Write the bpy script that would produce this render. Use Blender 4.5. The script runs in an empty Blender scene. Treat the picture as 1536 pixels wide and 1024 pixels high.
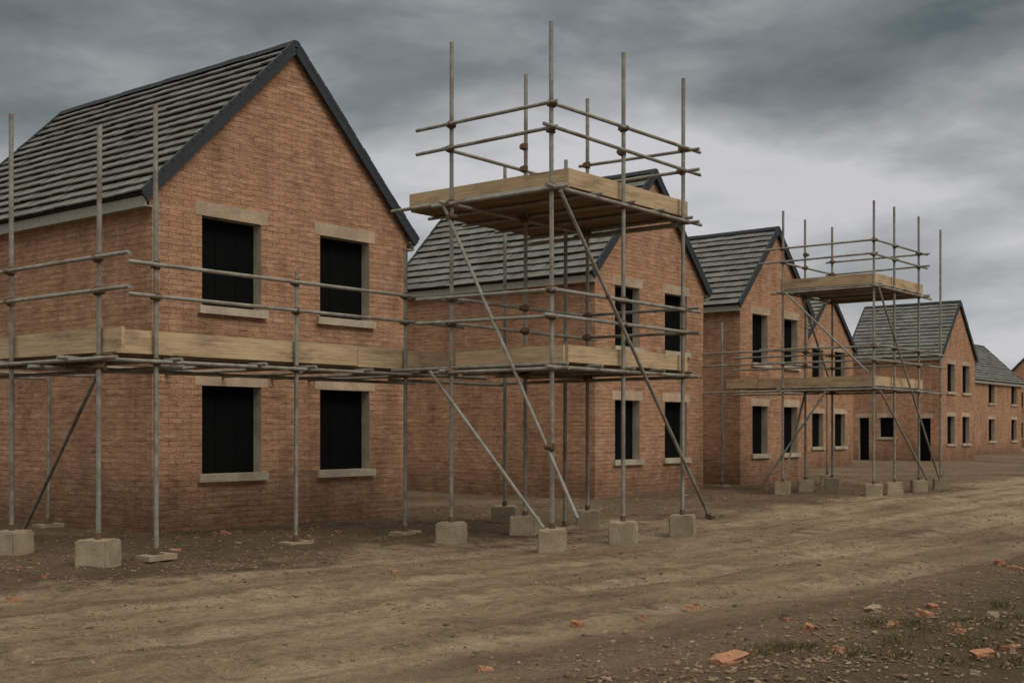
import bpy, bmesh, math, random
import numpy as np
from mathutils import Vector, Matrix
random.seed(7); rng=np.random.default_rng(7)
scene=bpy.context.scene
scene.view_settings.view_transform='Standard'
scene.view_settings.look='None'
scene.view_settings.exposure=0

# ---------------------------------------------------------------- frame of the street
G=Vector((0.6264,0.7795,0)); E=Vector((-0.7795,0.6264,0)); A0=Vector((-5.4,18.07,0))
PHI=math.atan2(G.y,G.x)
def Wd(t,d,z=0): return A0+G*t-E*d+Vector((0,0,z))

# ---------------------------------------------------------------- node helpers
class NT:
    def __init__(s,name):
        s.m=bpy.data.materials.new(name); s.m.use_nodes=True; s.t=s.m.node_tree; s.n=s.t.nodes; s.l=s.t.links
        s.b=s.n["Principled BSDF"]; s.out=s.n["Material Output"]
    def add(s,k,**kw):
        n=s.n.new(k)
        for a,b in kw.items(): setattr(n,a,b)
        return n
    def put(s,sock,v):
        if isinstance(v,bpy.types.NodeSocket): s.l.new(v,sock)
        else:
            if isinstance(v,(tuple,list)) and len(v)==3 and sock.type=='RGBA': v=(*v,1)
            sock.default_value=v
    def coord(s,k='Object'):
        return s.add('ShaderNodeTexCoord').outputs[k]
    def mapping(s,vec,scale=(1,1,1),loc=(0,0,0)):
        n=s.add('ShaderNodeMapping'); s.l.new(vec,n.inputs['Vector']); n.inputs['Scale'].default_value=scale; n.inputs['Location'].default_value=loc
        return n.outputs[0]
    def noise(s,vec,scale,detail=4,rough=.55,dist=0):
        n=s.add('ShaderNodeTexNoise'); s.l.new(vec,n.inputs['Vector'])
        n.inputs['Scale'].default_value=scale; n.inputs['Detail'].default_value=detail; n.inputs['Roughness'].default_value=rough; n.inputs['Distortion'].default_value=dist
        return n.outputs['Fac']
    def ramp(s,fac,stops):
        n=s.add('ShaderNodeValToRGB'); s.l.new(fac,n.inputs[0]); e=n.color_ramp.elements
        while len(e)<len(stops): e.new(.5)
        for i,(p,c) in enumerate(stops):
            e[i].position=p; e[i].color=(c,c,c,1) if isinstance(c,(int,float)) else (*c,1)
        return n.outputs[0]
    def mix(s,fac,a,b,mode='MIX'):
        n=s.add('ShaderNodeMix',data_type='RGBA',blend_type=mode)
        s.put(n.inputs[0],fac); s.put(n.inputs[6],a); s.put(n.inputs[7],b); return n.outputs[2]
    def math(s,op,a,b=0.0,c=None,clamp=False):
        n=s.add('ShaderNodeMath',operation=op,use_clamp=clamp); s.put(n.inputs[0],a); s.put(n.inputs[1],b)
        if c is not None: s.put(n.inputs[2],c)
        return n.outputs[0]
    def maprange(s,v,a,b,c=0,d=1,smooth=True):
        n=s.add('ShaderNodeMapRange'); n.interpolation_type='SMOOTHSTEP' if smooth else 'LINEAR'
        s.put(n.inputs[0],v)
        for i,x in zip((1,2,3,4),(a,b,c,d)): n.inputs[i].default_value=x
        return n.outputs[0]
    def bump(s,h,strength=.5,dist=.02,normal=None):
        n=s.add('ShaderNodeBump'); n.inputs['Strength'].default_value=strength; n.inputs['Distance'].default_value=dist
        s.l.new(h,n.inputs['Height'])
        if normal is not None: s.l.new(normal,n.inputs['Normal'])
        return n.outputs[0]
    def sep(s,vec):
        n=s.add('ShaderNodeSeparateXYZ'); s.l.new(vec,n.inputs[0]); return n.outputs
    def fin(s,col,rough=.9,normal=None,metal=0,spec=.3):
        s.put(s.b.inputs['Base Color'],col); s.put(s.b.inputs['Roughness'],rough); s.b.inputs['Metallic'].default_value=metal
        s.b.inputs['Specular IOR Level'].default_value=spec
        if normal is not None: s.l.new(normal,s.b.inputs['Normal'])
        return s.m

def mat_brick():
    s=NT('brickwork'); uv=s.coord('UV'); ob=s.coord('Object')
    wob=s.add('ShaderNodeTexNoise'); s.l.new(uv,wob.inputs['Vector']); wob.inputs['Scale'].default_value=4.5; wob.inputs['Detail'].default_value=4
    vm=s.add('ShaderNodeVectorMath',operation='MULTIPLY_ADD'); s.l.new(wob.outputs['Color'],vm.inputs[0]); vm.inputs[1].default_value=(.06,.045,0); s.l.new(uv,vm.inputs[2])
    b=s.add('ShaderNodeTexBrick'); s.l.new(vm.outputs[0],b.inputs['Vector'])
    b.inputs['Scale'].default_value=1; b.inputs['Brick Width'].default_value=.27; b.inputs['Row Height'].default_value=.088
    b.inputs['Mortar Size'].default_value=.0055; b.inputs['Mortar Smooth'].default_value=1.0; b.inputs['Bias'].default_value=-.15
    b.inputs['Color1'].default_value=(.455,.252,.152,1); b.inputs['Color2'].default_value=(.365,.196,.118,1); b.inputs['Mortar'].default_value=(.33,.205,.135,1)
    n1=s.noise(ob,.9,5,.6); n2=s.noise(s.mapping(uv,(3.8,11.4,1)),1.0,4,.7); n3=s.noise(ob,30,4,.7)
    c=s.mix(s.ramp(n1,[(.3,.0),(.7,.65)]),b.outputs['Color'],(.41,.238,.15))
    n5=s.noise(s.mapping(uv,(2.2,7,1),(3,9,0)),1.0,5,.7)
    c=s.mix(s.ramp(n5,[(.52,0),(.66,.7)]),c,(.53,.345,.23))
    c=s.mix(s.ramp(n5,[(.30,.7),(.45,0)]),c,(.21,.118,.076))
    c=s.mix(1.0,c,s.ramp(n2,[(.25,.62),(.5,1),(.75,1.27)]),'MULTIPLY')
    n4=s.noise(s.mapping(ob,(1,1,.35)),1.5,6,.65)
    c=s.mix(1.0,c,s.ramp(n4,[(.28,.60),(.5,1.0),(.75,1.16)]),'MULTIPLY')
    c=s.mix(1.0,c,s.ramp(n3,[(.2,.7),(.8,1.28)]),'MULTIPLY')
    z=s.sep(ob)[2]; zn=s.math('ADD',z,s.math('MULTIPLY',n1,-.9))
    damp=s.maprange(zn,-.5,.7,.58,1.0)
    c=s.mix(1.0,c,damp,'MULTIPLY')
    h=s.math('ADD',s.math('MULTIPLY',s.math('SUBTRACT',1.0,b.outputs['Fac']),.65),s.math('MULTIPLY',n3,.9))
    h=s.math('ADD',h,s.math('MULTIPLY',n2,1.4))
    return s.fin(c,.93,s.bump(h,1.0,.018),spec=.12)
def mat_concrete(name,c1,c2,sc=6,bs=.5):
    s=NT(name); ob=s.coord('Object'); n=s.noise(ob,sc,6,.65); n2=s.noise(ob,sc*9,4,.7); n3=s.noise(ob,sc*.3,3)
    c=s.mix(s.ramp(n,[(.3,0),(.7,1)]),c1,c2); c=s.mix(1,c,s.ramp(n2,[(.25,.75),(.75,1.2)]),'MULTIPLY'); c=s.mix(1,c,s.ramp(n3,[(.3,.75),(.7,1.15)]),'MULTIPLY')
    return s.fin(c,.92,s.bump(s.math('ADD',n,n2),bs,.012),spec=.2)
def mat_tile():
    s=NT('concrete_roof_tile'); uv=s.sep(s.coord('UV')); ob=s.coord('Object'); n=s.noise(ob,1.3,5,.6); n2=s.noise(ob,22,4,.7)
    c=s.mix(uv[0],(.155,.157,.140),(.20,.20,.18)); c=s.mix(1,c,s.ramp(n,[(.3,.70),(.7,1.15)]),'MULTIPLY'); c=s.mix(1,c,s.ramp(n2,[(.25,.76),(.75,1.2)]),'MULTIPLY')
    return s.fin(c,.95,s.bump(n2,.4,.01),spec=.1)
def mat_plain(name,c,rough=.8,metal=0,var=.25,sc=12,spec=.3):
    s=NT(name); ob=s.coord('Object'); n=s.noise(ob,sc,5,.65)
    k=s.mix(1,c,s.ramp(n,[(.25,1-var),(.75,1+var)]),'MULTIPLY')
    return s.fin(k,rough,s.bump(n,.2,.01),metal,spec)
def mat_steel():
    s=NT('galvanised_steel'); ob=s.coord('Object'); n=s.noise(ob,7,6,.7); n2=s.noise(ob,2.3,5,.65)
    c=s.mix(s.ramp(n,[(.35,0),(.65,1)]),(.19,.18,.155),(.34,.325,.285))
    c=s.mix(s.ramp(n2,[(.5,0),(.68,.8)]),c,(.16,.10,.06))
    return s.fin(c,s.ramp(n,[(.3,.5),(.7,.75)]),s.bump(n,.3,.004),.25,.35)
def mat_wood(name,c1,c2):
    s=NT(name); uv=s.coord('UV'); n=s.noise(s.mapping(uv,(1.1,38,1)),1.0,5,.65,.6); n2=s.noise(s.mapping(uv,(.9,3,1)),1.4,5,.65); n3=s.noise(s.mapping(uv,(3,110,1)),1,3,.6)
    c=s.mix(s.ramp(n,[(.32,0),(.68,1)]),c1,c2); c=s.mix(1,c,s.ramp(n2,[(.3,.5),(.5,1),(.7,1.15)]),'MULTIPLY'); c=s.mix(1,c,s.ramp(n3,[(.3,.75),(.7,1.15)]),'MULTIPLY')
    return s.fin(c,.88,s.bump(n,.5,.008),spec=.2)

BRICK=mat_brick()
STONE=mat_concrete('cast_stone',(.52,.45,.35),(.38,.315,.24),5,.3)
LINT=mat_concrete('lintel_stone',(.52,.40,.295),(.40,.285,.20),5,.3)
BLOCK=mat_concrete('concrete_footing',(.42,.345,.235),(.29,.23,.155),5,.6)
TILE=mat_tile()
SLATE=mat_plain('dark_verge',(.030,.036,.044),.7)
FASC=mat_plain('grey_fascia',(.33,.31,.26),.7)
DARK=mat_plain('interior_dark_board',(.006,.0065,.007),.95,spec=.05)  # near-black colour paints in the darkness of the unlit house interior
UNDER=mat_plain('roof_felt',(.03,.03,.03),.9)
STEEL=mat_steel()
CLAMP=mat_plain('rusty_coupler',(.15,.095,.06),.75,.3,.4,30)
WOOD=mat_wood('scaffold_board',(.60,.45,.28),(.41,.29,.175))
WOODD=mat_wood('deck_board',(.24,.165,.10),(.15,.10,.06))

# ---------------------------------------------------------------- mesh builder
class MB:
    def __init__(s): s.v=[];s.f=[];s.uv=[];s.mi=[]
    def face(s,pts,uvs=None,mi=0):
        i=len(s.v); s.v+= [tuple(p) for p in pts]; s.f.append(tuple(range(i,i+len(pts))))
        s.uv+= uvs if uvs else [(0,0)]*len(pts); s.mi.append(mi)
    def box(s,o,ax,ay,az,mi=0,uvc=None,uvo=None):
        o=Vector(o);ax=Vector(ax);ay=Vector(ay);az=Vector(az)
        if ax.cross(ay).dot(az)<0: o=o+ax; ax=-ax
        P=lambda a,b,c:o+ax*a+ay*b+az*c
        F=[((0,0,0),(0,1,0),(1,1,0),(1,0,0)),((0,0,1),(1,0,1),(1,1,1),(0,1,1)),((0,0,0),(1,0,0),(1,0,1),(0,0,1)),
           ((1,1,0),(0,1,0),(0,1,1),(1,1,1)),((0,1,0),(0,0,0),(0,0,1),(0,1,1)),((1,0,0),(1,1,0),(1,1,1),(1,0,1))]
        L=[ax.length,ay.length,az.length]; lo=max(range(3),key=lambda i:L[i])
        du,dv=(random.random()*50,random.random()*50)
        for f in F:
            if uvc: uv=[uvc]*4
            else:
                oth=[i for i in range(3) if i!=lo]; uv=[]
                for c in f: uv.append((c[lo]*L[lo]+du, c[oth[0]]*L[oth[0]]+c[oth[1]]*L[oth[1]]+dv))
            s.face([P(*c) for c in f],uv,mi)
    def tube(s,p0,p1,r=.027,n=10,mi=0,cap=True):
        p0=Vector(p0);p1=Vector(p1); d=(p1-p0).normalized()
        a=d.cross(Vector((0,0,1)) if abs(d.z)<.9 else Vector((1,0,0))).normalized(); b=d.cross(a)
        i=len(s.v)
        for p in (p0,p1):
            for k in range(n):
                w=2*math.pi*k/n; s.v.append(tuple(p+a*math.cos(w)*r+b*math.sin(w)*r))
        for k in range(n):
            k2=(k+1)%n; s.f.append((i+k,i+k2,i+n+k2,i+n+k)); s.uv+=[(0,0)]*4; s.mi.append(mi)
        if cap:
            s.f.append(tuple(i+k for k in reversed(range(n)))); s.uv+=[(0,0)]*n; s.mi.append(mi)
            s.f.append(tuple(i+n+k for k in range(n))); s.uv+=[(0,0)]*n; s.mi.append(mi)
    def obj(s,name,mats,parent=None,smooth=False):
        me=bpy.data.meshes.new(name); me.from_pydata(s.v,[],s.f); 
        ul=me.uv_layers.new(name='UVMap'); ul.data.foreach_set('uv',np.array(s.uv,dtype=np.float32).ravel())
        for m in mats: me.materials.append(m)
        me.polygons.foreach_set('material_index',s.mi)
        me.update()
        if smooth:
            bm=bmesh.new(); bm.from_mesh(me)
            bmesh.ops.recalc_face_normals(bm,faces=bm.faces)
            for f in bm.faces: f.smooth=len(f.verts)==4
            for e in bm.edges:
                if len(e.link_faces)==2 and e.calc_face_angle(0)>.9: e.smooth=False
            bm.to_mesh(me); bm.free()
        o=bpy.data.objects.new(name,me); scene.collection.objects.link(o)
        if parent: o.parent=parent
        return o
def empty(name,loc,rot):
    o=bpy.data.objects.new(name,None); scene.collection.objects.link(o); o.location=loc; o.rotation_euler=(0,0,rot); o.empty_display_size=.5
    return o

# ---------------------------------------------------------------- houses
def wall(mb,o,ud,nd,width,h,ops,gable=0,rev=.2,side=None,stone=None,lint=None,dark=None,sill=True,uoff=0,base=-.3):
    o=Vector(o);ud=Vector(ud);nd=Vector(nd); Z=Vector((0,0,1))
    us=sorted({0,width}|{x for q in ops for x in q[:2]}); zs=sorted({base,h}|{x for q in ops for x in q[2:4]})
    flip=ud.cross(Z).dot(nd)<0
    def q(pts,uv,m=mb,mi=0):
        if flip: pts=pts[::-1];uv=uv[::-1]
        m.face(pts,uv,mi)
    P=lambda u,z,k=0:o+ud*u+Z*z+nd*k
    for i in range(len(us)-1):
        for j in range(len(zs)-1):
            a,b,c,d=us[i],us[i+1],zs[j],zs[j+1]; cu,cz=(a+b)/2,(c+d)/2
            if any(w[0]<cu<w[1] and w[2]<cz<w[3] for w in ops): continue
            q([P(a,c),P(b,c),P(b,d),P(a,d)],[(a+uoff,c),(b+uoff,c),(b+uoff,d),(a+uoff,d)])
    if gable: q([P(0,h),P(width,h),P(width/2,h+gable)],[(uoff,h),(width+uoff,h),(width/2+uoff,h+gable)])
    for (a,b,c,d,door) in ops:
        q([P(a,c,-rev),P(a,c),P(a,d),P(a,d,-rev)],[(0,0),(rev,0),(rev,d-c),(0,d-c)],stone)
        q([P(b,c),P(b,c,-rev),P(b,d,-rev),P(b,d)],[(0,0),(rev,0),(rev,d-c),(0,d-c)],stone)
        q([P(a,d),P(b,d),P(b,d,-rev),P(a,d,-rev)],[(0,0)]*4,stone)
        q([P(a,c,-rev),P(b,c,-rev),P(b,c),P(a,c)],[(0,0)]*4,stone)
        q([P(a-.0,c,-rev),P(b,c,-rev),P(b,d,-rev),P(a,d,-rev)],[(0,0)]*4,dark)  # dark board closes the opening, standing in for the shaded room behind
        for k in range(1,3):
            u=a+(b-a)*k/3+.02
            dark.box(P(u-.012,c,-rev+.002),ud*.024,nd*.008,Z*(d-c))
        lint.box(P(a-.13,d,-.05),ud*(b-a+.26),nd*.058,Z*.215)
        if not door: stone.box(P(a-.09,c-.12,-.19),ud*(b-a+.18),nd*.27,Z*.123)

def house(loc,rot,W,L,eave,apex,front=True,ops_left=(),ops_right=(),tiles='full',two=True):
    H=empty('brick_house',loc,rot)
    mw,ms,ml,md=MB(),MB(),MB(),MB()
    k=W/5.46
    def win(z0,z1): return [(W*.166,W*.381,z0,z1,False),(W*.615,W*.831,z0,z1,False)]
    ops=(win(.86,2.25)+win(3.49,4.9)) if front else []
    kw=dict(stone=ms,lint=ml,dark=md)
    X=Vector((1,0,0));Y=Vector((0,1,0));Z=Vector((0,0,1))
    uo=random.random()*9
    wall(mw,(0,0,0),X,-Y,W,eave,ops,apex-eave,uoff=uo,**kw)
    wall(mw,(0,L,0),X,Y,W,eave,win(.86,2.25)+win(3.49,4.9),apex-eave,uoff=uo,**kw)
    wall(mw,(0,0,0),Y,-X,L,eave,list(ops_left),uoff=uo,**kw)
    wall(mw,(W,0,0),Y,X,L,eave,list(ops_right),uoff=uo,**kw)
    for sx in (0,1):
        for i in range(3):
            p=.05*(i+1); x=-p if sx==0 else W
            for yy in (0.0,L-.24):
                mw.box((x,yy+.003,eave-.32+.08*i),(p,0,0),(0,.24,0),(0,0,.08))
    mw.obj('walls',[BRICK],H); ms.obj('window_sills',[STONE],H); ml.obj('lintels',[LINT],H); md.obj('window_dark_panels',[DARK],H)
    og=.07; oe=.17; run=W/2; rise=apex-eave; sl=math.hypot(run,rise); S=sl+oe*sl/run
    mt,mu,mv,mf=MB(),MB(),MB(),MB()
    for sx in (-1,1):
        up=Vector((-sx*run,0,rise)).normalized(); nn=Vector((sx*rise,0,run)).normalized()
        e0=Vector((W/2,0,apex))-up*S
        P=lambda a,b,n:e0+up*a+Y*b+nn*n
        b0,b1=-og,L+og
        mu.box(P(0,b0,.002),up*(S-.002),Y*(b1-b0),nn*.05)
        nc=max(8,round(S/.262)); ex=S/nc; tw=.33; nt=round((b1-b0)/tw); tw=(b1-b0)/nt
        for i in range(nc):
            a0=i*ex-.03; a1=min(a0+ex+.07,S)
            off=(i%2)*tw*.5
            jc=random.uniform(-.005,.005)
            edges=[b0]+[b0+tw*j+off for j in range(1 if off==0 else 0,nt) if b0+tw*j+off>b0+.01]+[b1]
            for j in range(len(edges)-1):
                ba,bb=edges[j],edges[j+1]; jn=random.uniform(-.006,.006)+jc; g=.002
                lo=.080+jn; hi=.055+jn; th=.028; ja=random.uniform(-.010,.010)
                pts=[P(a0+ja,ba+g,lo),P(a0+ja,bb-g,lo),P(a1,bb-g,hi),P(a1,ba+g,hi),P(a0+ja,ba+g,lo+th),P(a0+ja,bb-g,lo+th),P(a1,bb-g,hi-.012),P(a1,ba+g,hi-.012)]
                rr=(random.random(),random.random())
                fs=[(4,5,6,7),(0,1,5,4),(1,2,6,5),(3,0,4,7)]
                if sx==-1: fs=[f[::-1] for f in fs]
                for f in fs: mt.face([pts[q] for q in f],[rr]*4)
        for b in (b0-.045,b1+.001):
            mv.box(P(-.05,b,-.07),up*(S+.03),Y*.044,nn*.12)
            for i in range(nc):
                mv.box(P(i*ex-.03,b-.004,.052),up*(ex*.95),Y*.052,nn*random.uniform(.055,.07))
        xe=e0.x; 
        mf.box((xe if sx<0 else xe-.03,b0,e0.z-.17),(.03,0,0),(0,b1-b0,0),(0,0,.16))
        if sx<0: mf.box((xe+.03,b0+.02,e0.z-.165),(-xe-.032,0,0),(0,b1-b0-.04,0),(0,0,.02))
        else: mf.box((W+.002,b0+.02,e0.z-.165),(xe-W-.034,0,0),(0,b1-b0-.04,0),(0,0,.02))
    y=-og-.04
    while y<L+og:
        y2=min(y+.45,L+og+.04); z=apex+.03; pr=[]
        prof=[(-.12,-.02),(-.09,.055),(-.04,.09),(.04,.09),(.09,.055),(.12,-.02)]
        lift=random.uniform(0,.012)
        for m in range(5):
            (x0,z0),(x1,z1)=prof[m],prof[m+1]
            mv.face([(W/2+x0,y,z+z0+lift),(W/2+x1,y,z+z1+lift),(W/2+x1,y2-.01,z+z1+lift),(W/2+x0,y2-.01,z+z0+lift)])
        mv.face([(W/2+a,y,z+b+lift) for a,b in prof][::-1]); mv.face([(W/2+a,y2-.01,z+b+lift) for a,b in prof])
        y=y2
    mt.obj('roof_tiles',[TILE],H); mu.obj('roof_deck',[UNDER],H); mv.obj('verge_and_ridge',[SLATE],H); mf.obj('eaves_fascia',[FASC],H)
    return H

house(Wd(0,0),PHI,5.46,6.9,5.22,7.93)
house(Wd(11.6,0),PHI,4.85,6.2,5.22,7.70)
house((6.44,34,0),PHI,4.4,6.2,5.25,7.45)
house((11.85,49,0),PHI,5.0,5.5,5.1,7.35)
house((21.4,60,0),PHI,5.04,4.9,5.4,8.1,ops_left=[(.55,1.2,0,2.15,True),(2.35,3.2,1.2,2.2,False),(3.75,4.3,0,2.2,True)])
h6=Vector((35.1,83,0))-G*12+E*5.2
house(h6,PHI-math.pi/2,5.2,12,4.85,7.35,ops_right=[(u,u+1.2,z,z+1.4,False) for u in (4.9,9.7) for z in (.86,3.3)])
house((43.4,108,0),PHI-math.pi/2,6.0,9,5.4,8.4)

# ---------------------------------------------------------------- scaffolds
class Scaf:
    def __init__(s,t0,d0):
        s.t0,s.d0=t0,d0; s.e=empty('scaffolding',Wd(t0,d0),PHI)
        s.st,s.ld,s.br,s.bd,s.dk,s.cp,s.pl=MB(),MB(),MB(),MB(),MB(),MB(),MB(); s.blocks=[]
    def L(s,t,d,z): return Vector((t-s.t0,-(d-s.d0),z))
    def std(s,t,d,top,base='block',lean=0.0):
        z0=.25 if base=='block' else 0.02
        s.st.tube(s.L(t,d,z0),s.L(t+random.uniform(-.02,.02)+lean,d+random.uniform(-.02,.02),top),.029,12)
        if base=='block': s.blocks.append((t,d))
        elif base=='plate':
            s.pl.box(s.L(t-.2,d+.14,-.01),(.40,0,.01),(0,.27,0),(0,0,.065))
            s.cp.box(s.L(t-.07,d+.07,.062),(.14,0,0),(0,.14,0),(0,0,.008))
        s.cp.tube(s.L(t,d,z0),s.L(t,d,z0+.12),.04,10)
    def tube(s,a,b,m=None,r=.025): (m or s.ld).tube(s.L(*a),s.L(*b),r,10)
    def clamp(s,t,d,z):
        c=s.L(t,d,z); s.cp.tube(c-Vector((0,0,.05)),c+Vector((0,0,.05)),.043,8)
        a=random.uniform(0,3.14); v=Vector((math.cos(a),math.sin(a),0)); w=Vector((-v.y,v.x,0))
        s.cp.box(c-v*.065-w*.03-Vector((0,0,.032)),v*.13,w*.06,Vector((0,0,.064)))
        c2=c+w*.05; s.cp.tube(c2-v*.05,c2+v*.05,.036,8)
    def fascia_t(s,t0,t1,d,z0,z1,th=.04,step=3.0):
        t=t0
        while t<t1-.01:
            t2=min(t+step,t1); 
            if t1-t2<.4: t2=t1
            dz=random.uniform(-.012,.012); dd=random.uniform(-.004,.004); sg=random.uniform(-.02,.02)
            s.bd.box(s.L(t,d+dd,z0+dz),(t2-t-.012,0,sg),(0,th,0),(0,0,z1-z0)); t=t2
    def fascia_d(s,d0,d1,t,z0,z1,th=.04,step=3.0):
        d=d1
        while d>d0+.01:
            d2=max(d-step,d0)
            if d2-d0<.4: d2=d0
            dz=random.uniform(-.01,.01); sg=random.uniform(-.015,.015)
            s.bd.box(s.L(t,d,z0+dz),(th,0,0),(0,d-d2-.012,sg),(0,0,z1-z0)); d=d2
    def deck(s,t0,t1,d0,d1,z,along='t',w=.225):
        if along=='t':
            n=max(1,int((d1-d0)/w)); w=(d1-d0)/n
            for i in range(n):
                s.dk.box(s.L(t0+random.uniform(0,.04),d0+w*(i+1)-.008,z+random.uniform(-.004,.004)),(t1-t0-.04,0,0),(0,w-.01,0),(0,0,.038))
        else:
            n=max(1,int((t1-t0)/w)); w=(t1-t0)/n
            for i in range(n):
                s.dk.box(s.L(t0+w*i,d1-random.uniform(0,.04),z+random.uniform(-.004,.004)),(w-.01,0,0),(0,d1-d0-.04,0),(0,0,.038))
    def done(s):
        s.st.obj('standards',[STEEL],s.e,True); s.ld.obj('ledgers_and_guardrails',[STEEL],s.e,True)
        s.br.obj('diagonal_braces',[STEEL],s.e,True); s.cp.obj('couplers',[CLAMP],s.e,True)
        s.bd.obj('toe_boards',[WOOD],s.e); s.dk.obj('deck_boards',[WOODD],s.e)
        if s.pl.v: s.pl.obj('sole_plates',[BLOCK],s.e)
        if s.blocks:
            bm=bmesh.new()
            for (t,d) in s.blocks:
                c=s.L(t,d,.11); sc=random.uniform(.93,1.07)
                M=Matrix.Translation(c)@Matrix.Rotation(-PHI+math.radians(random.uniform(-24,-4)),4,'Z')@Matrix.Diagonal((.375*sc,.375*sc,.37,1))
                r=bmesh.ops.create_cube(bm,size=1,matrix=M)
                es={e for v in r['verts'] for e in v.link_edges}
                bmesh.ops.bevel(bm,geom=list(es),offset=.02,segments=2,affect='EDGES')
            bmesh.ops.subdivide_edges(bm,edges=[e for e in bm.edges if e.calc_length()>.2],cuts=4,use_grid_fill=True)
            for v in bm.verts: v.co+=Vector((random.uniform(-1,1),random.uniform(-1,1),random.uniform(-1,1)))*.006
            me=bpy.data.meshes.new('base_blocks'); bm.to_mesh(me); bm.free(); me.materials.append(BLOCK)
            for p in me.polygons:p.use_smooth=True
            me.set_sharp_from_angle(angle=.7)
            o=bpy.data.objects.new('base_blocks',me); scene.collection.objects.link(o); o.parent=s.e

s=Scaf(0,3.1)
s.std(-2.87,1.2,5.5); s.std(-2.87,3.12,5.05)
s.std(-2.09,3.12,5.45,'plate'); s.std(.10,3.12,3.67,'plate'); s.std(2.21,3.12,4.2,'plate')
s.std(-.35,-2.3,2.5,'plate')
s.std(-2.87,-1.6,5.5)
for z in (3.53,3.15):
    s.tube((-2.52,3.18,z),(3.46,3.18,z)); s.tube((-2.93,-3.9,z),(-2.93,3.82,z))
    for t in (-2.09,.1,2.21): s.clamp(t,3.13,z)
    for d in (-1.6,1.2,3.12): s.clamp(-2.88,d,z)
s.tube((-2.9,3.19,2.37),(4.0,3.19,2.37)); s.tube((-2.94,-3.9,2.37),(-2.94,3.6,2.37))
s.tube((-3.1,2.0,2.31),(3.6,2.0,2.31)); s.tube((-1.9,-3.9,2.31),(-1.9,3.4,2.31))
for t in (-2.09,.1,2.21): s.clamp(t,3.13,2.37)
for d in (-1.6,1.2,3.12): s.clamp(-2.88,d,2.37)
for t in (-1.9,-.6,.25,1.3,2.3,3.1): s.tube((t,0.0 if t>0 else 1.0,2.40),(t,3.36,2.40))
for d in (-3,-1.5,0,1.0,2.6): s.tube((-3.08,d,2.40),(-.02,d,2.40))
s.fascia_t(-2.6,3.25,3.07,2.455,2.735,step=3.9); s.fascia_d(-4.2,3.52,-2.83,2.455,2.735,step=3.6)
s.deck(-1.78,3.3,1.9,3.02,2.43,'t'); s.deck(-2.78,-1.8,-4.2,3.0,2.43,'d')
s.tube((-2.83,3.15,2.33),(-1.3,-1.35,0.03),s.br)
s.clamp(-2.83,3.1,2.28)
s.done()

def tower(ts,dr,df,top,zu,zl,dk,extra):
    s=Scaf(ts[0],df); t0,t1,d0,d1=dk
    for t in ts:
        s.std(t,df,top+random.uniform(-.06,.06)); s.std(t,dr,top+random.uniform(-.06,.06))
    zr=[zu+.74,zu+.41,zl+.68,zl+.34]
    for i,z in enumerate(zr):
        ov=.42
        j=lambda:random.uniform(-.02,.02)
        s.tube((ts[0]-.25*(i%2),df+.055,z+j()),(ts[-1]+ov,df+.055,z+j()))
        s.tube((ts[0]-.055,dr-.6,z+.01+j()),(ts[0]-.055,df+.12,z+j()))
        s.tube((ts[-1]+.055,dr-.2,z+j()),(ts[-1]+.055,df+.25,z+j()))
        if i!=0: s.tube((ts[0]-.1,dr-.055,z+j()),(ts[-1]+.3,dr-.055,z+j()))
        for t in ts: s.clamp(t,df,z); s.clamp(t,dr,z)
    for z in (zu-.33,zl-.31):
        s.tube((ts[0]-.2,df+.055,z),(ts[-1]+.45,df+.055,z)); s.tube((ts[0]-.055,dr-.3,z-.02),(ts[0]-.055,df+.3,z-.02))
        s.tube((ts[-1]+.055,dr-.3,z-.02),(ts[-1]+.055,df+.25,z-.02)); s.tube((ts[0]-.2,dr-.055,z),(ts[-1]+.4,dr-.055,z))
        tt=ts[0]+.15
        while tt<t1:
            s.tube((tt,d0-.05,z+.052),(tt,df+.14,z+.052)); tt+=.78
        for t in ts: s.clamp(t,df,z); s.clamp(t,dr,z)
    s.deck(t0+.04,t1-.04,d0,d1-.04,zu-.245,'d'); s.deck(t0+.04,t1-.04,d0,d1-.04,zl-.235,'t')
    s.fascia_t(t0,t1,d1,zu-.235,zu+.0,.045,step=4); s.fascia_t(t0,t1,d1,zl-.225,zl+.0,.045,step=4)
    s.fascia_d(d0,d1-.047,t0-.0,zu-.235,zu,.045,step=4); 
    s.fascia_d(d0,d1-.05,t1-.045,zu-.235,zu,.045,step=4); s.fascia_d(d0,d1-.05,t1-.045,zl-.225,zl,.045,step=4)
    extra(s); s.done()

def ex2(s):
    s.std(4.82,2.9,5.94); s.std(4.39,4.45,5.74,'plate')
    s.fascia_d(4.3,6.18,2.0,2.44,2.665,.045)
    s.tube((1.54,4.5,4.6),(1.54,6.74,.45),s.br); s.clamp(1.57,6.3,1.34); s.clamp(1.57,4.6,4.45)
    s.tube((1.65,6.39,4.6),(5.49,6.39,.2),s.br); s.clamp(5.46,6.39,.25)
    s.tube((1.53,4.25,2.36),(1.53,6.22,.3),s.br)
    s.tube((2.2,2.8,2.3),(4.9,2.8,2.3)); s.tube((4.87,2.6,2.33),(4.87,6.3,2.33))
    s.tube((4.87,2.6,4.6),(4.87,6.3,4.6))
tower([1.6,3.23,4.82],4.58,6.3,6.8,4.975,2.665,(2.05,5.1,3.35,6.23),ex2)

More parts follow.
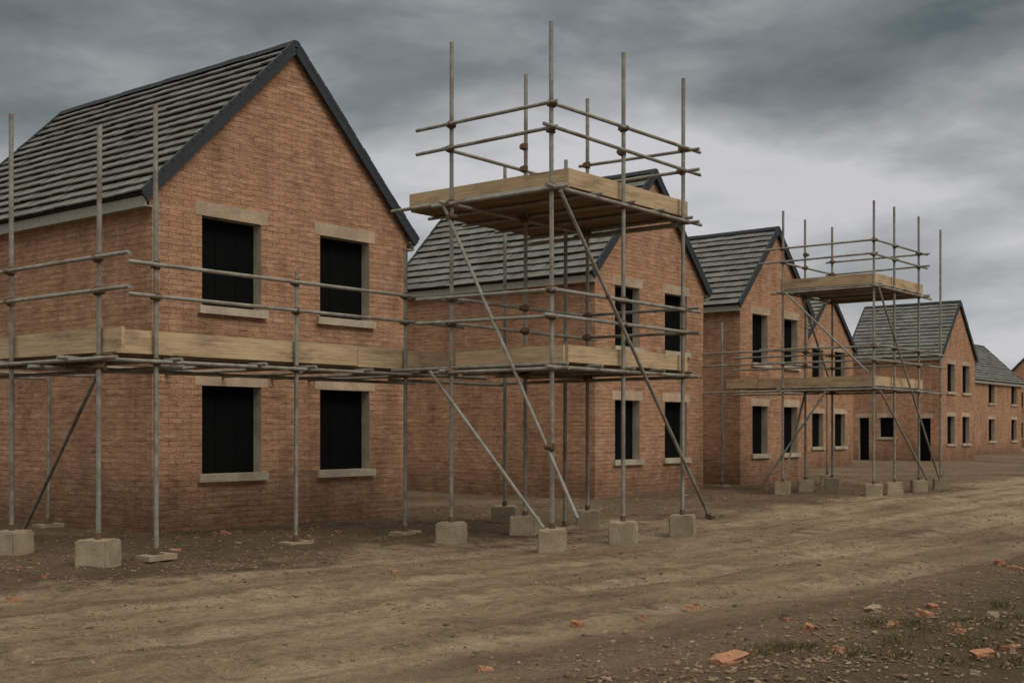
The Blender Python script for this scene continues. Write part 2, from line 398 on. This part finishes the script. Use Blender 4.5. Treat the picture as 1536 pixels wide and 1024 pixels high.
def ex3(s):
    s.std(20.96,4.5,6.8); s.std(18.6,-.64,4.5,'plate'); s.std(21.3,1.2,3.0)
    s.fascia_d(.5,4.40,16.72,2.6,2.84,.045); s.deck(16.78,18.0,.5,2.0,2.6,'d')
    for z in (3.5,3.18,2.5): s.tube((16.44,-.1,z),(16.44,2.3,z)); s.tube((18.6,-.3,z),(18.6,2.2,z)); s.tube((19.3,4.56,z),(21.2,4.56,z))
    s.tube((19.3,4.56,4.9),(20.1,4.56,4.9))
    s.tube((16.55,4.57,4.95),(20.7,4.57,.25),s.br); s.tube((16.44,3.39,2.55),(16.44,1.67,.2),s.br)
    s.tube((16.6,4.6,2.5),(19.7,4.6,.3),s.br); s.tube((16.42,2.3,4.9),(16.42,4.4,2.9),s.br); s.tube((18.0,2.1,2.6),(16.7,2.1,.2),s.br)
    s.tube((17.78,2.1,4.9),(19.4,2.1,2.9),s.br)
tower([16.5,17.78,19.4],2.19,4.5,6.93,5.25,2.84,(16.72,19.9,2.0,4.42),ex3)

# ---------------------------------------------------------------- ground
_lat=rng.random((256,256))
def vnoise(x,y):
    xi=np.floor(x).astype(int); yi=np.floor(y).astype(int); fx=x-xi; fy=y-yi
    fx=fx*fx*(3-2*fx); fy=fy*fy*(3-2*fy); g=lambda a,b:_lat[a%256,b%256]
    return (g(xi,yi)*(1-fx)+g(xi+1,yi)*fx)*(1-fy)+(g(xi,yi+1)*(1-fx)+g(xi+1,yi+1)*fx)*fy-.5
RUTS=((5.3,.26,.026),(6.9,.24,.024),(8.5,.22,.030),(10.1,.24,.034))
def mea(t): return .75*np.sin(t*.11)+.4*np.sin(t*.23+1)
def height(t,d):
    m=mea(t)
    h=.06*vnoise(t*.5,d*.5)+.05*vnoise(t*1.7+9,d*1.7)+.030*vnoise(t*4.3,d*4.3+5)+.018*vnoise(t*8.3,d*8.3)
    near=np.exp(-((t-8)/45.)**2)
    for c,w,a in RUTS:
        x=(d-c-m)+.3*vnoise(t*.5,d*.1+c); a=a*np.clip(.7+2.0*vnoise(t*.6,c*7.0+0*d),.05,2); h=h-a*np.exp(-(x/w)**2)+a*.6*np.exp(-((abs(x)-w*2)/w)**2)
    h=h+.10/(1+np.exp(-(d-12.0-m)*2.5))*(1+vnoise(t*.8,d*.8)*1.4)
    return h*near*np.exp(-(np.clip(abs(d-6)-14,0,None)/20)**2)
def axis(a,b,st,far):
    core=np.arange(a,b,st); out=[];x=0;k=st
    while x<far: k*=1.22; x+=k; out.append(x)
    out=np.array(out); return np.concatenate([a-out[::-1],core,core[-1]+out])
ta=axis(-9,34,.07,3500); da=axis(-2,15,.055,3500)
T,D=np.meshgrid(ta,da,indexing='ij'); Hh=height(T,D)
def grid_mesh(name,T,D,H,mat,parent=None):
    n,m=T.shape; X=A0.x+G.x*T-E.x*D; Y=A0.y+G.y*T-E.y*D
    co=np.stack([X,Y,H],-1).reshape(-1,3).astype(np.float32)
    idx=np.arange(n*m).reshape(n,m); q=np.stack([idx[:-1,:-1],idx[:-1,1:],idx[1:,1:],idx[1:,:-1]],-1).reshape(-1,4)
    me=bpy.data.meshes.new(name); me.vertices.add(n*m); me.vertices.foreach_set('co',co.ravel())
    me.loops.add(q.size); me.loops.foreach_set('vertex_index',q.ravel().astype(np.int32)); me.polygons.add(len(q))
    me.polygons.foreach_set('loop_start',np.arange(0,q.size,4,dtype=np.int32)); me.polygons.foreach_set('loop_total',np.full(len(q),4,dtype=np.int32))
    uvl=me.uv_layers.new(name='UVMap'); tt=T.ravel()[q.ravel()]; dd=D.ravel()[q.ravel()]; uvl.data.foreach_set('uv',np.stack([tt,dd],-1).astype(np.float32).ravel())
    me.update(); me.validate()
    if me.polygons[0].normal.z<0: me.flip_normals()
    me.polygons.foreach_set('use_smooth',np.ones(len(q),dtype=bool)); me.materials.append(mat)
    o=bpy.data.objects.new(name,me); scene.collection.objects.link(o); return o

def soil(name,road):
    s=NT(name); uv=s.coord('UV'); tx=s.sep(uv); t=tx[0]; d=tx[1]
    n1=s.noise(uv,.35,6,.6); n2=s.noise(uv,3.2,5,.7,.3); n3=s.noise(uv,16,5,.8); n4=s.noise(uv,70,3,.85)
    m=s.math('ADD',s.math('MULTIPLY',s.math('SINE',s.math('MULTIPLY',t,.11)),.75),s.math('MULTIPLY',s.math('SINE',s.math('ADD',s.math('MULTIPLY',t,.23),1.0)),.4))
    dm=s.math('SUBTRACT',d,m)
    cb=s.add('ShaderNodeCombineXYZ'); s.l.new(s.math('MULTIPLY',t,.2),cb.inputs[0]); s.l.new(s.math('MULTIPLY',dm,1.8),cb.inputs[1])
    st=s.noise(cb.outputs[0],1.0,6,.66,.4)
    if road:
        c=s.mix(s.ramp(n1,[(.36,0),(.62,1)]),(.285,.198,.125),(.44,.325,.212))
        c=s.mix(1,c,s.ramp(st,[(.34,.66),(.5,.98),(.64,1.16)]),'MULTIPLY')
        tr=None; ed=None
        wn=s.math('MULTIPLY',s.math('SUBTRACT',n2,.5),.5)
        for cc,w,a in RUTS[:4]:
            x=s.math('ABSOLUTE',s.math('SUBTRACT',s.math('ADD',dm,wn),cc)); k=s.maprange(x,.34,.10,0,1); tr=k if tr is None else s.math('MAXIMUM',tr,k)
            k2=s.maprange(s.math('ABSOLUTE',s.math('SUBTRACT',x,.38)),.14,.02,0,1); ed=k2 if ed is None else s.math('MAXIMUM',ed,k2)
        patch=s.noise(uv,.8,4,.6)
        tr=s.math('MULTIPLY',tr,s.ramp(patch,[(.4,.05),(.62,.7)]))
        c=s.mix(s.math('MULTIPLY',ed,s.ramp(patch,[(.42,.1),(.65,.45)])),c,(.19,.13,.085))
        c=s.mix(tr,c,(.50,.385,.265))
    else:
        c=s.mix(s.ramp(n1,[(.35,0),(.65,1)]),(.175,.12,.078),(.29,.205,.132))
        gr=s.math('MULTIPLY',s.maprange(s.math('ADD',d,s.math('MULTIPLY',n1,2)),12.0,14.5),s.ramp(n2,[(.42,0),(.6,.55)]))
        c=s.mix(gr,c,(.078,.072,.038))
    c=s.mix(1,c,s.ramp(n2,[(.28,.6),(.5,1),(.72,1.18)]),'MULTIPLY')
    c=s.mix(1,c,s.ramp(n3,[(.3,.54 if road else .5),(.5,1),(.7,1.24)]),'MULTIPLY')
    c=s.mix(1,c,s.ramp(n4,[(.3,.54 if road else .5),(.5,1),(.7,1.42)]),'MULTIPLY')
    h=s.math('ADD',s.math('MULTIPLY',n3,1.4),s.math('MULTIPLY',n4,.55)); h=s.math('ADD',h,s.math('MULTIPLY',n2,1.0))
    s.fin(c,.96,s.bump(h,1.0,.06 if road else .08),spec=.1)
    if road:
        mm=s.math('ADD',d,s.math('MULTIPLY',s.math('SUBTRACT',s.math('ADD',n1,s.math('MULTIPLY',n2,.5)),.75),4.5))
        mm=s.math('ADD',mm,s.math('MULTIPLY',s.math('SUBTRACT',n3,.5),1.4))
        a=s.math('MULTIPLY',s.maprange(mm,3.0,5.4),s.maprange(mm,12.2,10.4)); s.l.new(a,s.b.inputs['Alpha'])
    return s.m
grid_mesh('ground',T,D,Hh,soil('earth',False))
js=np.where((da>1.0)&(da<14.4))[0]; its=np.where((ta>-60)&(ta<160))[0]
sl=np.ix_(its,js)
grid_mesh('dirt_road',T[sl],D[sl],Hh[sl]+.006,soil('compacted_dirt',True))

# ---------------------------------------------------------------- gravel, rubble, grass
def inframe(t,d,m=1.1):
    p=Wd(t,d); return p.y>5 and abs(p.x/p.y)<.425*m
def hz(t,d): return float(height(np.array([t]),np.array([d]))[0])
def stonemat(name,c1,c2,c3,thr=.85):
    s=NT(name); u=s.sep(s.coord('UV')); ob=s.coord('Object'); n=s.noise(ob,40,3,.6)
    c=s.mix(u[0],c1,c2); c=s.mix(s.math('GREATER_THAN',u[1],thr),c,c3); c=s.mix(1,c,s.ramp(n,[(.3,.65),(.7,1.2)]),'MULTIPLY')
    return s.fin(c,.93,s.bump(n,.6,.006),spec=.15)
def scatter(name,N,mat,sizes,power,road=.25,off=.55):
    t=rng.uniform(-9,34,N*16); d=rng.uniform(-1,16.5,N*16)
    X=A0.x+G.x*t-E.x*d; Y=A0.y+G.y*t-E.y*d; R=np.hypot(X,Y)
    keep=(Y>5)&(np.abs(X/Y)<.5)&(rng.random(len(t))<np.minimum(1,(9/R)**power))
    clump=vnoise(t*.9,d*.9)+vnoise(t*2.6,d*2.6)*.6; keep&=rng.random(len(t))<np.clip(np.where((d<3.4)|(d>11.3),off,road)+clump*.9,.02,1)
    i=np.where(keep)[0][:N]; t=t[i];d=d[i];X=X[i];Y=Y[i]; n=len(i)
    k=rng.choice(sizes,n)*rng.uniform(.7,1.3,n)
    cube=np.array([(a,b,c) for a in(-.5,.5) for b in(-.5,.5) for c in(-.5,.5)])
    v=cube[None]*rng.uniform(.45,1,(n,8,3))*np.stack([k*rng.uniform(1,1.6,n),k,k*rng.uniform(.4,.8,n)],-1)[:,None,:]
    a=rng.uniform(0,6.3,n); ca,sa=np.cos(a)[:,None],np.sin(a)[:,None]; x=v[:,:,0]*ca-v[:,:,1]*sa; y=v[:,:,0]*sa+v[:,:,1]*ca
    z=v[:,:,2]+rng.uniform(-.35,.35,n)[:,None]*x
    P=np.stack([x+X[:,None],y+Y[:,None],z+(height(t,d)+k*.12+.004)[:,None]],-1).reshape(-1,3).astype(np.float32)
    fc=np.array([(0,1,3,2),(4,6,7,5),(0,4,5,1),(2,3,7,6),(0,2,6,4),(1,5,7,3)]); q=(fc[None]+8*np.arange(n)[:,None,None]).reshape(-1,4)
    me=bpy.data.meshes.new(name); me.vertices.add(len(P)); me.vertices.foreach_set('co',P.ravel()); me.loops.add(q.size); me.loops.foreach_set('vertex_index',q.ravel().astype(np.int32))
    me.polygons.add(len(q)); me.polygons.foreach_set('loop_start',np.arange(0,q.size,4,dtype=np.int32)); me.polygons.foreach_set('loop_total',np.full(len(q),4,dtype=np.int32))
    me.uv_layers.new(name='UVMap').data.foreach_set('uv',np.repeat(rng.random((n,2)),24,axis=0).astype(np.float32).ravel())
    me.update(); me.validate(); me.materials.append(mat); o=bpy.data.objects.new(name,me); scene.collection.objects.link(o)
scatter('gravel',9000,stonemat('stones',(.20,.14,.09),(.38,.28,.185),(.46,.37,.27),.95),[.007,.009,.012,.015,.02],1.7,.35,.6)
scatter('soil_clods',10000,stonemat('dry_soil',(.19,.13,.085),(.34,.245,.16),(.13,.09,.058),.85),[.01,.014,.02,.026,.034],1.5,.28,.6)
def rubble(name,items,mat):
    mb=MB()
    for (t,d,sx,sy,sz) in items:
        p=Wd(t,d,hz(t,d)+sz*random.uniform(.05,.3)); R=Matrix.Rotation(random.uniform(0,6.3),3,'Z')@Matrix.Rotation(random.uniform(-.35,.35),3,'X')@Matrix.Rotation(random.uniform(-.3,.3),3,'Y')
        rr=(random.random(),random.random()); 
        bm=bmesh.new(); r=bmesh.ops.create_cube(bm,size=1)
        big=max(sx,sy)>.06
        for v in bm.verts:
            v.co=Vector((v.co.x*random.uniform(.6,1),v.co.y*random.uniform(.6,1),v.co.z*random.uniform(.6,1)))
        if big:
            bmesh.ops.subdivide_edges(bm,edges=bm.edges[:],cuts=2,use_grid_fill=True)
            for v in bm.verts: v.co+=Vector([random.uniform(-.07,.07) for _ in range(3)]); v.co*= (1-.18*max(0,v.co.length-.5))
        for f in bm.faces:
            mb.face([p+R@Vector((v.co.x*sx,v.co.y*sy,v.co.z*sz)) for v in f.verts],[rr]*len(f.verts))
        bm.free()
    return mb.obj(name,[mat])
def td(px,py):  # where a piece lies on the ground plane
    Y=1.55*1807/(py-645.); X=(px-768)/1807.*Y; v=Vector((X,Y,0))-A0; return v.dot(G),-v.dot(E)
it=[]
for px,py,L in ((1093,992,.27),(728,1008,.12),(1310,918,.17),(1040,916,.16),(1474,998,.18),(1388,927,.16),(1490,938,.16),(1341,943,.12),(1213,946,.12),(1260,995,.14),(20,903,.13),(340,803,.22),(1500,848,.18),(1525,856,.16),(865,938,.12),(66,868,.12),(262,826,.16),(430,862,.1),(590,858,.1),(1400,912,.13),(1335,998,.1),(1440,965,.1),(780,740,.2),(1150,735,.2),(1510,985,.12),(1180,930,.1),(960,935,.1)):
    t,d=td(px,py); it.append((t,d,L,L*.62,min(.09,L*.55)))
for _ in range(260):
    t=random.uniform(-7,26); d=random.choice([random.uniform(.2,2.8),random.uniform(11.8,16)]) 
    if inframe(t,d): it.append((t,d,random.uniform(.03,.12),random.uniform(.03,.08),random.uniform(.015,.05)))
rubble('brick_rubble',it,stonemat('broken_brick',(.30,.135,.078),(.42,.22,.135),(.32,.235,.17)))
gm=MB(); cl=[]
for px,py in ((1160,975),(1150,985),(1185,978),(1210,980),(1340,975),(1400,960),(1450,975),(1500,960),(1420,1015),(1500,915),(1370,945),(1310,940),(1530,940),(1470,985),(1280,1000),(1350,1010),(1520,1010)):
    cl.append(td(px,py))
for _ in range(50): cl.append((random.uniform(-6,14),random.uniform(12.3,18)))
for (ct,cd) in cl:
    for _ in range(120):
        r=abs(random.gauss(0,.18)); a=random.uniform(0,6.3); t=ct+r*math.cos(a)*1.3; d=cd+r*math.sin(a)
        if d<11.2: continue
        h=random.uniform(.02,.075)*math.exp(-r*1.5); b=random.uniform(0,6.3); w=.0024; dr=Vector((math.cos(b),math.sin(b),0)); sd=Vector((-dr.y,dr.x,0))
        p=Wd(t,d,0)
        gm.face([p-sd*w,p+sd*w,p+dr*h*.3+sd*w*.7+Vector((0,0,h*.7)),p+dr*h*.75+Vector((0,0,h)),p+dr*h*.3-sd*w*.7+Vector((0,0,h*.7))],[(random.random(),cd)]*5)
V=np.array(gm.v).reshape(-1,5,3); base=V[:,0,:2]-np.array([A0.x,A0.y]); tt=base@np.array([G.x,G.y]); dd=-(base@np.array([E.x,E.y])); V[:,:,2]+=height(tt,dd)[:,None]-.004
gm.v=[tuple(x) for x in V.reshape(-1,3)]
sg=NT('dry_grass'); u=sg.sep(sg.coord('UV')); gmat=sg.fin(sg.mix(u[0],(.085,.085,.038),(.23,.18,.10)),.9,spec=.1)
gm.obj('grass',[gmat])

# ---------------------------------------------------------------- world
w=bpy.data.worlds.new('World'); scene.world=w; w.use_nodes=True; nt=w.node_tree
class WN(NT):
    def __init__(s,t): s.t=t;s.n=t.nodes;s.l=t.links
q=WN(nt); bg=nt.nodes['Background']
sky=q.add('ShaderNodeTexSky'); sky.sky_type='NISHITA'; sky.sun_disc=False
SUN_EL=math.radians(46); sdir=Vector((.72,-.69,0)).normalized()
sky.sun_elevation=SUN_EL; sky.sun_rotation=math.atan2(sdir.x,sdir.y)
gen=q.coord('Generated'); xyz=q.sep(gen); z=q.math('MAXIMUM',xyz[2],0.0)
cn=q.noise(q.mapping(gen,(3.0,3.0,9),(1.3,.4,.2)),1.0,6,.54,.25)
cn2=q.noise(q.mapping(gen,(1.6,1.6,5.0),(5.3,2.4,1.6)),1.0,3,.5,.2)
cn3=q.noise(q.mapping(gen,(9,9,24),(2.3,7.4,1.0)),1.0,5,.6,.4)
br=q.math('ADD',q.math('MULTIPLY',q.math('SUBTRACT',cn,.5),1.75),q.math('MULTIPLY',q.math('SUBTRACT',cn2,.5),1.7))
br=q.math('ADD',br,q.math('MULTIPLY',q.math('SUBTRACT',cn3,.5),.6))
prof=q.ramp(z,[(0,.76),(.10,.84),(.20,.88),(.27,.60),(.34,.28),(.5,.45)])
f=q.math('ADD',prof,br,clamp=True)
col=q.ramp(f,[(0,(.098,.125,.128)),(.35,(.20,.222,.225)),(.7,(.38,.39,.395)),(1,(.58,.575,.595))])
boost=q.maprange(z,.37,.72,1.0,4.0)
col=q.mix(1,col,boost,'MULTIPLY'); col=q.mix(q.maprange(z,.4,.8),col,q.mix(1,col,(1.10,1.0,.85),'MULTIPLY'))
vm=q.add('ShaderNodeVectorMath',operation='SCALE'); q.l.new(col,vm.inputs[0]); vm.inputs['Scale'].default_value=10.0
fin=q.mix(.95,sky.outputs[0],vm.outputs[0]); q.l.new(fin,bg.inputs['Color']); bg.inputs['Strength'].default_value=.1
sl_=bpy.data.lights.new('sun','SUN'); sl_.energy=1.2; sl_.angle=math.radians(30); sl_.color=(1,.92,.79)
so=bpy.data.objects.new('sun',sl_); scene.collection.objects.link(so)
dv=-(sdir*math.cos(SUN_EL)+Vector((0,0,math.sin(SUN_EL)))); so.rotation_euler=dv.to_track_quat('-Z','Y').to_euler()

# ---------------------------------------------------------------- camera
cd=bpy.data.cameras.new('camera'); co=bpy.data.objects.new('camera',cd); scene.collection.objects.link(co)
co.location=(0,0,1.55); co.rotation_euler=(math.pi/2,0,0); cd.sensor_width=36; cd.lens=1807/1536*36; cd.shift_y=133/1536
cd.clip_start=.1; cd.clip_end=9000; scene.camera=co
